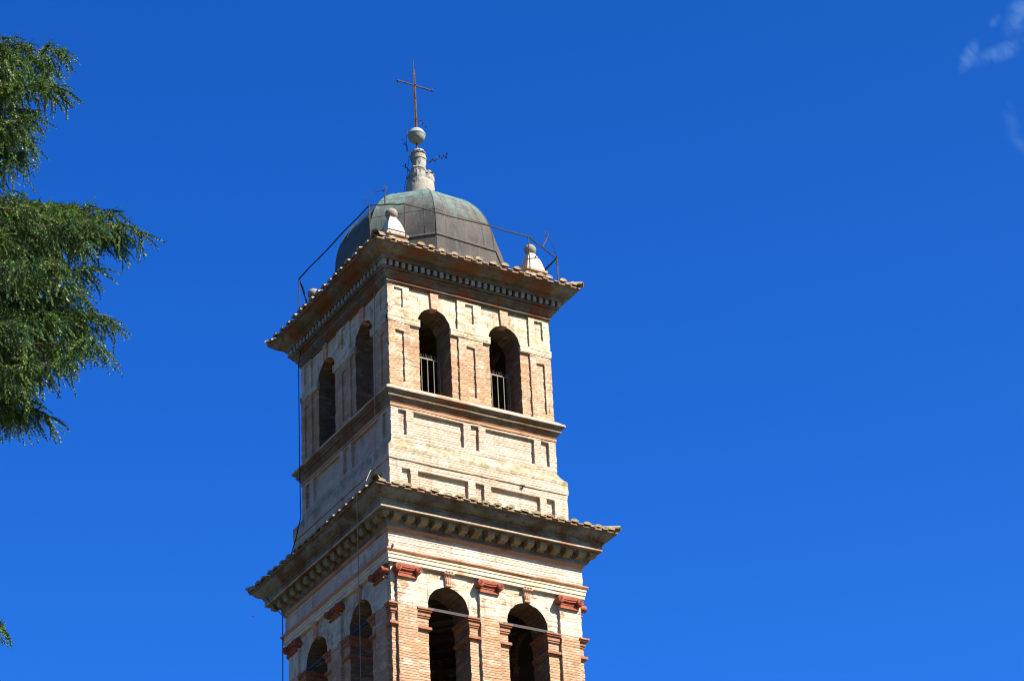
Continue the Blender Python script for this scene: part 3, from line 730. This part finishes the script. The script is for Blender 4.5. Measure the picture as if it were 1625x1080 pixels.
# --- octagonal dome
mb = MB(); RD, ZC = 1.965, 2.30
def dome_r(z):
    t_ = (z-ZC)/1.97
    return RD if t_ <= 0 else RD*math.sqrt(max(0, 1-t_**2.05))
zs = [1.35, 1.7, 2.0, 2.19] ; pr = [(RD+.03, z) for z in zs] + [(RD+.03, 2.215), (RD+.005, 2.22)]
pr += [(dome_r(ZC+1.97*math.sin(t_)), ZC+1.97*math.sin(t_)) for t_ in [math.pi/2*i/30 for i in range(0, 30)]]
OX, OY = .03, 0.0
for j in range(8):
    a0 = R(-86.5-22.5+45*j); a1 = a0 + R(45); b0 = len(mb.v)
    for r_, z in pr:
        for t_ in (0, .25, .5, .75, 1):
            x = (1-t_)*math.cos(a0)+t_*math.cos(a1); y = (1-t_)*math.sin(a0)+t_*math.sin(a1)
            mb.v.append((OX+x*r_, OY+y*r_, Z0+z))
    for i in range(len(pr)-1):
        for q in range(4):
            a = b0+i*5+q; mb.f.append([a, a+1, a+6, a+5])
dm = part(mb, 'dome', 'dome', smooth=True)
mb = MB()
for j in range(8):
    a0 = R(-86.5-22.5+45*j)
    mb.tube([(OX+math.cos(a0)*(r_+.0), OY+math.sin(a0)*(r_+.0), Z0+z) for r_, z in pr[5:]], .009, 6)
    am = a0 + R(22.5); cf = math.cos(R(22.5))
    for q in (-.33, .33):
        tx, ty = -math.sin(am), math.cos(am)
        mb.tube([(OX+math.cos(am)*(r_*cf+.001)+tx*q*r_*.76, OY+math.sin(am)*(r_*cf+.001)+ty*q*r_*.76, Z0+z) for r_, z in pr[6:]], .005, 4)
for zq in (2.95, 3.55, 4.0):
    rq = dome_r(zq)
    for j in range(8):
        a0, a1 = R(-86.5-22.5+45*j), R(-86.5+22.5+45*j)
        mb.tube([(OX+math.cos(a0)*(rq+.002), OY+math.sin(a0)*(rq+.002), Z0+zq), (OX+math.cos(a1)*(rq+.002), OY+math.sin(a1)*(rq+.002), Z0+zq)], .005, 4)
part(mb, 'standing_seams', 'dome', dm)
mb = MB()
for j in range(8):
    a0, a1 = R(-86.5-22.5+45*j), R(-86.5+22.5+45*j); rr = RD+.035
    mb.tube([(OX+math.cos(a0)*rr, OY+math.sin(a0)*rr, Z0+2.21), (OX+math.cos(a1)*rr, OY+math.sin(a1)*rr, Z0+2.21)], .016, 6)
part(mb, 'lap_joint', 'iron', dm)
# neck and stone hills below the cross
NX, NY = .045, -.02
mb = MB(); mb.lathe([(.42, 4.12), (.37, 4.22), (.35, 4.32), (.338, 4.5), (.328, 4.70), (.31, 4.76), (.1, 4.78)], (NX, NY, Z0), 24)
nk = part(mb, 'dome_neck', 'cone', smooth=True)
def hill(cx, cy, r_, z0, z1):
    mb = MB(); p = [(r_*.96, z0), (r_, z0+.1), (r_*.96, z0+(z1-z0)*.35), (r_*1.0, z0+(z1-z0)*.5), (r_*.97, z1-r_*.85), (r_*1.05, z1-r_*.80), (r_*1.05, z1-r_*.68), (r_*.97, z1-r_*.66), (r_*.84, z1-r_*.64), (r_*.84, z1-r_*.56), (r_*.95, z1-r_*.54), (r_*.88, z1-r_*.38), (r_*.72, z1-r_*.18), (r_*.42, z1-.03), (.01, z1)]
    mb.lathe(p, (cx, cy, Z0), 20); mb.v = [jit(q, .026) for q in mb.v]; return part(mb, 'stone_hill', 'neck', smooth=False)
for aq in (14, -106, 134):
    vx, vy = -.488*math.cos(R(aq)) + .873*math.sin(R(-aq)), -.873*math.cos(R(aq)) - .488*math.sin(R(-aq))
    hill(NX+vx*.165, NY+vy*.165, .178 if aq == 14 else .168, 4.6, 5.13 if aq == 14 else 5.13)
hill(NX-.01, NY, .165, 4.9, 5.69); 
mb = MB(); mb.lathe([(.178, 5.40), (.178, 5.46)], (NX-.01, NY, Z0), 20); part(mb, 'stone_ring', 'neck')
mb = MB(); p = [(.01, -.205)] + [(.20*math.sin(R(a)), -.20*math.cos(R(a))*1.02) for a in range(12, 88, 8)] + [(.203, -.01), (.212, .0), (.212, .03), (.203, .04)] + [(.20*math.sin(R(a)), -.20*math.cos(R(a))*1.0) for a in range(102, 160, 8)] + [(.05, .20), (.02, .22)]
mb.lathe(p, (.01, 0, Z0+6.085), 28); bl = part(mb, 'cross_ball', 'zinc', smooth=True)
CX = .012
mb = MB(); mb.tube([(CX, 0, Z0+5.66), (CX, 0, Z0+5.90)], .022, 8)
mb.tube([(CX, 0, Z0+6.26), (CX, 0, Z0+7.0), (CX-.01, 0, Z0+7.93)], [.026, .024, .02], 8)
mb.tube([(CX-.45, 0, Z0+7.50), (CX+.45, 0, Z0+7.48)], .017, 8)
for s in (-1, 1): mb.lathe([(.005, -.034), (.024, -.024), (.034, 0), (.024, .024), (.005, .034)], (CX+s*.455, 0, Z0+7.49), 10)
for z in (6.55, 7.10, 7.49): mb.lathe([(.03, 0), (.036, .012), (.036, .03), (.03, .042)], (CX, 0, Z0+z), 10)
cr = part(mb, 'cross', 'rust')
mb = MB(); mb.tube([(CX-.05, -.02, Z0+6.28), (CX-.052, -.02, Z0+6.9), (CX-.045, -.02, Z0+7.6), (CX-.03, 0, Z0+7.98), (CX-.03, 0, Z0+8.20)], [.010, .010, .011, .013, .009], 6)
for z in (6.55, 7.08, 7.35, 7.8): mb.box((CX-.03, -.01, Z0+z), (.07, .02, .014))
part(mb, 'lightning_spike', 'iron', cr)
def spray(base, tip, nleaf, seed, size=.075):
    rr = random.Random(seed); mb = MB(); A, B = Vector(base), Vector(tip); mid = (A+B)/2 + Vector((0, 0, (B-A).length*.12))
    pts = [A*(1-t)**2 + mid*2*t*(1-t) + B*t*t for t in [i/8 for i in range(9)]]
    mb.tube(pts, [.011-.0009*i for i in range(9)], 5)
    for i in range(nleaf):
        t = .2+.8*i/(nleaf-1); P = A*(1-t)**2 + mid*2*t*(1-t) + B*t*t; d = (B-A).normalized()
        sd_ = d.cross(Vector((rr.uniform(-1, 1), rr.uniform(-1, 1), rr.uniform(-.3, 1)))).normalized()
        L = size*rr.uniform(.8, 1.3); D = (d*.6 + sd_*(1 if i % 2 else -1)).normalized(); wv_ = D.cross(Vector((rr.random(), rr.random(), rr.random()))).normalized()
        b = len(mb.v)
        for q in (P, P+D*L*.4+wv_*L*.2, P+D*L, P+D*L*.4-wv_*L*.2): mb.v.append(tuple(q))
        nv = D.cross(wv_)*.005
        for q in (P, P+D*L*.4+wv_*L*.2, P+D*L, P+D*L*.4-wv_*L*.2): mb.v.append(tuple(Vector(q)+nv))
        mb.f += [[b, b+1, b+2, b+3], [b+7, b+6, b+5, b+4]] + [[b+j, b+4+j, b+4+(j+1) % 4, b+(j+1) % 4] for j in range(4)]
    return part(mb, 'iron_leaf_spray', 'iron')
def onax(lat, z, y=0.0):     # a point beside the axis in the plane square to the sight line
    h = Vector((CR.x, CR.y, 0)).normalized(); return (h.x*lat + 0, h.y*lat, Z0+z)
spray(onax(-.10, 5.25), onax(-.29, 5.98), 9, 1, .07); spray(onax(.19, 5.30), onax(.68, 5.50), 10, 2, .08)
spray(onax(-.16, 5.10), onax(-.30, 5.27), 6, 3, .075); spray(onax(.03, 6.55), onax(.20, 6.33), 6, 4, .06)
mb = MB(); mb.tube([onax(-.05, 5.6), onax(-.02, 5.1), onax(-.10, 4.5)], .007, 5); mb.tube([(CX-.05, -.02, Z0+6.5), onax(-.19, 6.25), onax(-.24, 6.0), onax(-.18, 5.5), onax(-.24, 5.0), onax(-.33, 4.55)], .006, 5)
part(mb, 'earth_wire', 'iron')

# ------------------------------------------------------------------ rail round the dome
RL = thing('roof_railing', 'thin rusty iron rail on posts running round the dome above the top roof', 'railing', (0, 0, Z0+1.3))
def rpart(mb, name, m): 
    mb.v = [(x, y, z-Z0-1.3) for x, y, z in mb.v]; return mb.build(name, M[m], RL)
zr = 2.33+Z0; hx, hy = 2.40, 2.49
cor = [(-1.74, -hy), (1.35, -hy), (hx, -1.95), (hx, 1.40), (1.50, hy), (-1.55, hy), (-hx, 1.32), (-hx, -2.11)]
mb = MB()
for i in range(8):
    a, b = cor[i], cor[(i+1) % 8]; n = 6
    mb.tube([(a[0]+(b[0]-a[0])*t/n, a[1]+(b[1]-a[1])*t/n, zr + .012*math.sin(t*2.1+i)) for t in range(n+1)], .017, 6)
rpart(mb, 'rail', 'iron')
for i, (x, y) in enumerate(cor):
    mb = MB(); bx, by = x*1.0, y*1.0; mb.tube([(x, y, zr), (bx+.01, by, Z0+1.26)], .0135, 6); rpart(mb, 'post', 'rust' if i in (0, 1) else 'iron')
def crown(x, y, z0, z1):
    mb = MB(); mb.tube([(x, y, z0), (x, y, z1)], .015, 6)
    for q in range(6):
        a = q*math.pi/3; mb.tube([(x, y, z1-.02), (x+.035*math.cos(a), y+.035*math.sin(a), z1+.05), (x+.05*math.cos(a), y+.05*math.sin(a), z1+.12)], .0045, 4)
    mb.tube([(x, y, z1), (x, y, z1+.14)], .005, 4); return rpart(mb, 'lightning_rod', 'iron')
a, b = cor[7], cor[0]; px, py = a[0]+(b[0]-a[0])*.45, a[1]+(b[1]-a[1])*.45
crown(px, py, zr, zr+.36)
mb = MB(); mb.tube([(px, py, zr+.36), (px-.2, py+.10, zr+.33), (px-.42, py+.16, zr+.12), (a[0]+.02, a[1], zr-.12), (a[0]+.01, a[1], zr-.8)], .0075, 6); rpart(mb, 'loop_wire', 'iron')
a, b = cor[1], cor[2]; px, py = a[0]+(b[0]-a[0])*.5, a[1]+(b[1]-a[1])*.5
mb = MB(); mb.tube([(px, py, zr), (px+.2, py+.10, zr+.36)], .014, 6); rpart(mb, 'strut', 'rust')
crown(px+.2, py+.10, zr+.36, zr+.40)
mb = MB(); mb.tube([(px+.2, py+.10, zr+.38), (px+.42, py+.18, zr+.22), (b[0]+.02, b[1], zr-.02), (b[0]+.02, b[1], zr-.7)], .0075, 6); rpart(mb, 'loop_wire', 'iron')
mb = MB(); mb.tube([(b[0], b[1], zr), (b[0]-.25, b[1]+.20, zr-.32)], .014, 6); rpart(mb, 'strut', 'iron')
mb = MB(); a = cor[6]; mb.tube([(a[0]+.12, a[1]+.16, zr+.02), (a[0]+.3, a[1]+.35, zr-.03), (a[0]+.42, a[1]+.5, zr-.3)], .0075, 6); rpart(mb, 'loop_wire', 'iron')

# ------------------------------------------------------------------ cables down the tower
def cable(name, pts, r, m, label):
    mb = MB(); mb.tube(pts, r, 6); o = mb.build(name, M[m]); o['label'] = label; o['category'] = 'cable'; return o
cable('earth_cable', [(-2.045, -1.60, Z0+.52), (-2.05, -1.55, Z0-.41), (-2.06, -1.56, Z0-1.85), (-2.19, -1.76, Z0-2.12), (-2.19, -1.71, Z0-3.6), (-2.24, -1.72, Z0-3.75), (-2.5, -2.0, Z0-4.15), (-2.88, -2.58, Z0-4.66)], .008, 'cable', 'thin pale grey cable hanging down the shaded side of the belfry above the lower roof')
cable('earth_cable', [(-2.93, -2.28, Z0-4.84), (-2.90, -2.2, Z0-5.0), (-2.42, -1.30, Z0-6.1), (-2.40, -1.27, Z0-7.0), (-2.40, -1.27, Z0-10), (-2.6, -1.27, Z0-14), (-2.4, -1.27, 0.5)], .009, 'cable', 'thin grey cable hanging before the near arch on the shaded bell stage side')
cable('downlead', [(-2.15, 1.77, Z0+.74), (-2.21, 1.77, Z0+.4), (-2.21, 1.77, Z0-2.1), (-2.22, 1.72, Z0-3.4), (-2.30, 1.80, Z0-3.9), (-2.50, 1.9, Z0-4.66)], .011, 'blackcable', 'black cable down the far left corner of the upper belfry')
cable('downlead', [(-2.70, 2.45, Z0-5.1), (-2.36, 2.36, Z0-5.5), (-2.36, 2.37, Z0-7.5), (-2.36, 2.37, Z0-9.6), (-2.56, 2.5, Z0-10.0), (-2.36, 2.37, Z0-10.6), (-2.36, 2.37, .5)], .011, 'blackcable', 'black cable down the far left corner of the lower bell stage')
# weed on the plinth
mb = MB(); rr = random.Random(4); P0 = Vector(FP(0, 1.02, 2.15, -3.80))
for i in range(60):
    d = Vector((rr.uniform(-1, 1), -rr.uniform(.1, 1.0), rr.uniform(-.9, .5))).normalized(); L = rr.uniform(.04, .10); s = d.cross(Vector((0, 0, 1))).normalized()*.008
    b = len(mb.v); mb.v += [tuple(P0-s), tuple(P0+s), tuple(P0+d*L)]; mb.f.append([b, b+1, b+2])
wm_, wt_, wb_ = mat('weed leaf'); wb_.inputs['Base Color'].default_value = (.13, .12, .04, 1)
o = mb.build('weed', wm_); o['label'] = 'small dry weed growing from the joint under the mossy capping of the plinth'; o['category'] = 'weed'

# ------------------------------------------------------------------ bird in the distance
def pix(px, py, dist):
    d = CF + CR*((px-812.5)/4693.25) - CU*((py-540)/4693.25); return CAMPOS + d*dist
bp = pix(402, 977, 120); mb = MB()
mb.tube([bp+CR*-.05, bp+CR*-.03, bp, bp+CR*.05], [.004, .018, .02, .003], 6)
for s in (-1, 1):
    b = len(mb.v)
    for q in ((.02, 0), (-.02, 0), (-.045, .09), (-.02, .10)): mb.v.append(tuple(bp + CR*q[0] + Vector((0, .7, .5)).normalized()*(s*q[1])))
    for q in ((.02, 0), (-.02, 0), (-.045, .09), (-.02, .10)): mb.v.append(tuple(bp + CR*q[0] + Vector((0, .7, .5)).normalized()*(s*q[1]) + Vector((0, 0, .006))))
    mb.f += [[b, b+1, b+2, b+3], [b+7, b+6, b+5, b+4]] + [[b+j, b+4+j, b+4+(j+1) % 4, b+(j+1) % 4] for j in range(4)]
o = mb.build('bird', M['iron']); o['label'] = 'tiny dark bird flying left of the tower below the lower roof'; o['category'] = 'bird'

# ------------------------------------------------------------------ cedar at the left
rng = np.random.default_rng(5)
fh = Vector((CF.x, CF.y, 0)).normalized(); rh = Vector((CR.x, CR.y, 0)).normalized()
DT = 24.0
TB = Vector((CAMPOS.x, CAMPOS.y, 0)) + fh*DT - rh*8.3
CT = thing('cedar_tree', 'dark green cedar with drooping layered branches reaching in from the left edge', 'tree', tuple(TB))
rhn = np.array(rh); fhn = np.array(fh); UPV = np.array((0., 0., 1.))
def nrm(v): return v/np.linalg.norm(v)
def twig_proto(L, seed, nl, nw, dens):
    """a twig along +X sagging towards -Z with needle tufts: returns tri verts (n,3,3) and axis points"""
    r = np.random.default_rng(seed); n = max(6, int(L/.011*dens)); tris = []; tip = []
    for i in range(n):
        t = (i+r.random())/n; x = L*t; z = -L*.22*t*t; y = L*.05*math.sin(t*5+seed)
        base = np.array((x, y, z)); nn = 7
        for k in range(nn):
            a = r.random()*2*math.pi; f = r.uniform(.6, 1.7)
            d = nrm(np.array((f, math.cos(a), math.sin(a)*.9+.12))); l = nl*r.uniform(.7, 1.2)*(1-.35*t)
            s = nrm(np.cross(d, r.normal(size=3)))*nw*.5
            tris.append((base-s, base+s, base+d*l))
    return np.array(tris)
protos = [twig_proto(.25, s, .026, .0082, 1.0) for s in range(8)]
far_protos = [twig_proto(.42, 20+s, .055, .014, .42) for s in range(4)]
CH = []; CV = []
STEM = MB()
def add_twig(P, d, roll, sc, far=False):
    pr_ = (far_protos if far else protos)[rng.integers(4 if far else 8)]
    ex = nrm(d); up = UPV + rng.normal(size=3)*.25; ey = nrm(np.cross(up, ex)); ez = np.cross(ex, ey)
    Mx = np.stack((ex, ey, ez))*sc
    CH.append((pr_.reshape(-1, 3) @ Mx + P).astype(np.float32)); CV.append(np.full(len(pr_), rng.random(), np.float32))
def limb(P0, P1, sag, sec_len, dense=1.0, far=False, spread=1.0, hang=1.0, bare=.25):
    """main limb from P0 to P1; side shoots fan out flat and hang at their ends"""
    P0 = np.array(P0, float); P1 = np.array(P1, float); L = np.linalg.norm(P1-P0); ax = nrm(P1-P0)
    f = lambda t: P0 + (P1-P0)*t + UPV*(sag*math.sin(math.pi*t**.8)) 
    pts = [f(i/10) for i in range(11)]; STEM.tube([tuple(p) for p in pts], [max(.006, .05*(L/4)*(1-i/10.3)**1.2) for i in range(11)], 6)
    side = nrm(np.cross(ax, UPV)); n = int(L*(1-bare)/(.040 if not far else .22)*dense)
    for i in range(n):
        t = bare + (1-bare)*(i+rng.random())/n; P = f(t); sgn = rng.choice([-1, 1])
        w = sec_len*(.16+1.05*(1-t))*rng.uniform(.55, 1.15); ang = rng.uniform(.25, 1.25)*spread
        d = nrm(ax*math.cos(ang) + side*sgn*math.sin(ang) + UPV*rng.uniform(-.30, .16)); q = P.copy(); sp_ = [tuple(q)]
        m = max(3, int(w/.075)) if not far else max(2, int(w/.22)); st = w/m
        for j in range(m):
            d = nrm(d + UPV*(-.14*hang*(.12 if not far else .3)/.12*st/.075*.55)); q = q + d*st; sp_.append(tuple(q))
            sd = nrm(np.cross(d, UPV + rng.normal(size=3)*.1))
            for s_ in ((-1, 1) if not far else (rng.choice([-1, 1]),)):
                if rng.random() < .9:
                    dd = nrm(d*rng.uniform(.3, .9) + sd*s_*rng.uniform(.2, .8) - UPV*rng.uniform(.15, 1.0)*hang)
                    add_twig(q, dd, 0, rng.uniform(.6, 1.25), far)
            if not far and rng.random() < .35: add_twig(q, nrm(d + UPV*rng.uniform(.2, .7)), 0, rng.uniform(.3, .55))
        add_twig(q, nrm(d - UPV*.2), 0, rng.uniform(.7, 1.1), far)
        STEM.tube(sp_, [max(.002, .008*(1-j/m)) for j in range(m+1)], 4, False)
        # a few long hanging cords
        if not far and rng.random() < .45:
            k_ = rng.integers(1, len(sp_)); q2 = np.array(sp_[k_]); dd = nrm(d*.5 - UPV)
            for j in range(rng.integers(1, 3)): add_twig(q2, dd, 0, 1.0); q2 = q2 + dd*.2; dd = nrm(dd - UPV*.3)
    return
def at(px, py, dd=0.0):       # a point of the crown near the trunk's own distance
    d = CF + CR*((px-812.5)/4693.25) - CU*((py-540)/4693.25); s = (DT+dd)/Vector((d.x, d.y, 0)).length
    # measured along the ground towards the tree
    return np.array(CAMPOS + d*s)
def trunk_at(z): return np.array((TB.x, TB.y, z))
# limbs that carry the visible sprays (tip, depth offset, side-shoot length)
VIS = [((100, 84), 0.0, .60), ((92, 138), -.5, .5), ((70, 100), .5, .6), ((50, 180), .2, .5), ((30, 95), -.3, .6), ((45, 222), .1, .4), ((20, 150), .9, .6), ((35, 190), -.9, .5), ((10, 78), -.8, .6), ((64, 120), -.1, .6), ((20, 215), .4, .5), ((30, 245), .2, .4), ((8, 262), -.2, .4),
       ((210, 362), 0.0, .80), ((172, 338), .45, .70), ((150, 360), -.5, .75), ((100, 328), .2, .75), ((50, 335), -.3, .7), ((140, 430), .1, .6), ((185, 385), .2, .6), ((120, 350), .7, .7), ((20, 330), .6, .7),
       ((170, 500), 0.0, .60), ((152, 545), -.4, .55), ((135, 525), .5, .6), ((100, 485), .1, .7), ((80, 545), .3, .6), ((50, 455), -.2, .7), ((30, 570), -.2, .5), ((125, 460), -.2, .6), ((110, 390), .9, .7), ((90, 420), -.9, .7), ((60, 490), .8, .7), ((105, 575), -.8, .5), ((40, 410), 1.2, .8), ((20, 510), -1.1, .7), ((50, 590), .9, .5), ((60, 440), .4, .7), ((20, 440), .2, .7), ((40, 530), .2, .6), ((90, 500), -.5, .6), ((120, 505), .2, .6), ((15, 380), -.6, .7),
       ((66, 655), 0.0, .42), ((40, 635), .4, .4), ((10, 625), -.2, .4), ((40, 610), -.3, .45), ((0, 990), 0.0, .22)]
for (px, py), dd, sl in VIS:
    tip = at(px, py, dd); root = trunk_at(tip[2] + rng.uniform(-.3, .5)); L = np.linalg.norm(tip-root)
    s0 = max(0, 1-3.0/L); st = root + (tip-root)*s0      # bare, far part as a plain stem
    STEM.tube([tuple(root), tuple(root*.5+st*.5+UPV*.12), tuple(st + UPV*.18)], [.06, .045, .03], 6)
    limb(st + UPV*.18, tip, .10, sl, 1.0, spread=.9, hang=1.0, bare=.12)
# the rest of the crown, outside the picture
H = 24.0
for i in range(150):
    z = 4 + (H-4.5)*(i+.5)/150; Lm = min((1.05-(z/H))*9+1.0, 6.5)
    a = i*2.399963; d = rhn*math.cos(a) + fhn*math.sin(a)
    dr_ = d @ rhn
    if dr_ > .35: Lm = min(Lm, 3.1)
    root = trunk_at(z); tip = root + d*Lm*rng.uniform(.8, 1.0) + UPV*rng.uniform(-.5, .1)
    limb(root, tip, .35, 1.1, .9, far=True, bare=.2)
bark, bt, bb = mat('cedar bark'); bgx = G(bt)
bt.links.new(bgx.mix(bgx.noise(6, 5), (.07, .05, .038), (.16, .12, .09)), bb.inputs['Base Color']); bgx.bump(bgx.noise(20, 5), .8, .02, bb)
TR = MB(); TR.tube([(TB.x, TB.y, -.2), (TB.x, TB.y, 1.0), (TB.x+.05, TB.y, 8), (TB.x, TB.y+.05, 16), (TB.x, TB.y, H+.6)], [.62, .48, .36, .2, .03], 14)
def local(o): o.data.transform(Matrix.Translation(-TB))
o = TR.build('trunk', bark, CT, True); local(o)
o = STEM.build('branches', bark, CT, True); local(o)
V = np.concatenate(CH); nT = len(V)//3; var = np.repeat(np.concatenate(CV), 3)
me = bpy.data.meshes.new('crown'); me.vertices.add(len(V)); me.vertices.foreach_set('co', (V - np.array(TB, np.float32)).ravel())
me.loops.add(len(V)); me.loops.foreach_set('vertex_index', np.arange(len(V), dtype=np.int32))
me.polygons.add(nT); me.polygons.foreach_set('loop_start', np.arange(0, len(V), 3, dtype=np.int32))
at_ = me.attributes.new('tone', 'FLOAT', 'POINT'); at_.data.foreach_set('value', var)
me.update(calc_edges=True)
nm, ntt, nb = mat('cedar needles'); gx = G(ntt); g_n = lambda: gx.step(gx.noise(3.5, 3), .42, .62)
an = ntt.nodes.new('ShaderNodeAttribute'); an.attribute_name = 'tone'
c = gx.mix(an.outputs['Fac'], (.018, .058, .013), (.20, .30, .06)); c = gx.mix(gx.math('MULTIPLY', g_n(), .6), c, (.05, .14, .07))
ntt.links.new(c, nb.inputs['Base Color']); nb.inputs['Roughness'].default_value = .5; nb.inputs['Specular IOR Level'].default_value = .4
me.materials.append(nm); o = bpy.data.objects.new('crown', me); COL.objects.link(o); o.parent = CT
print('cedar tris', nT)
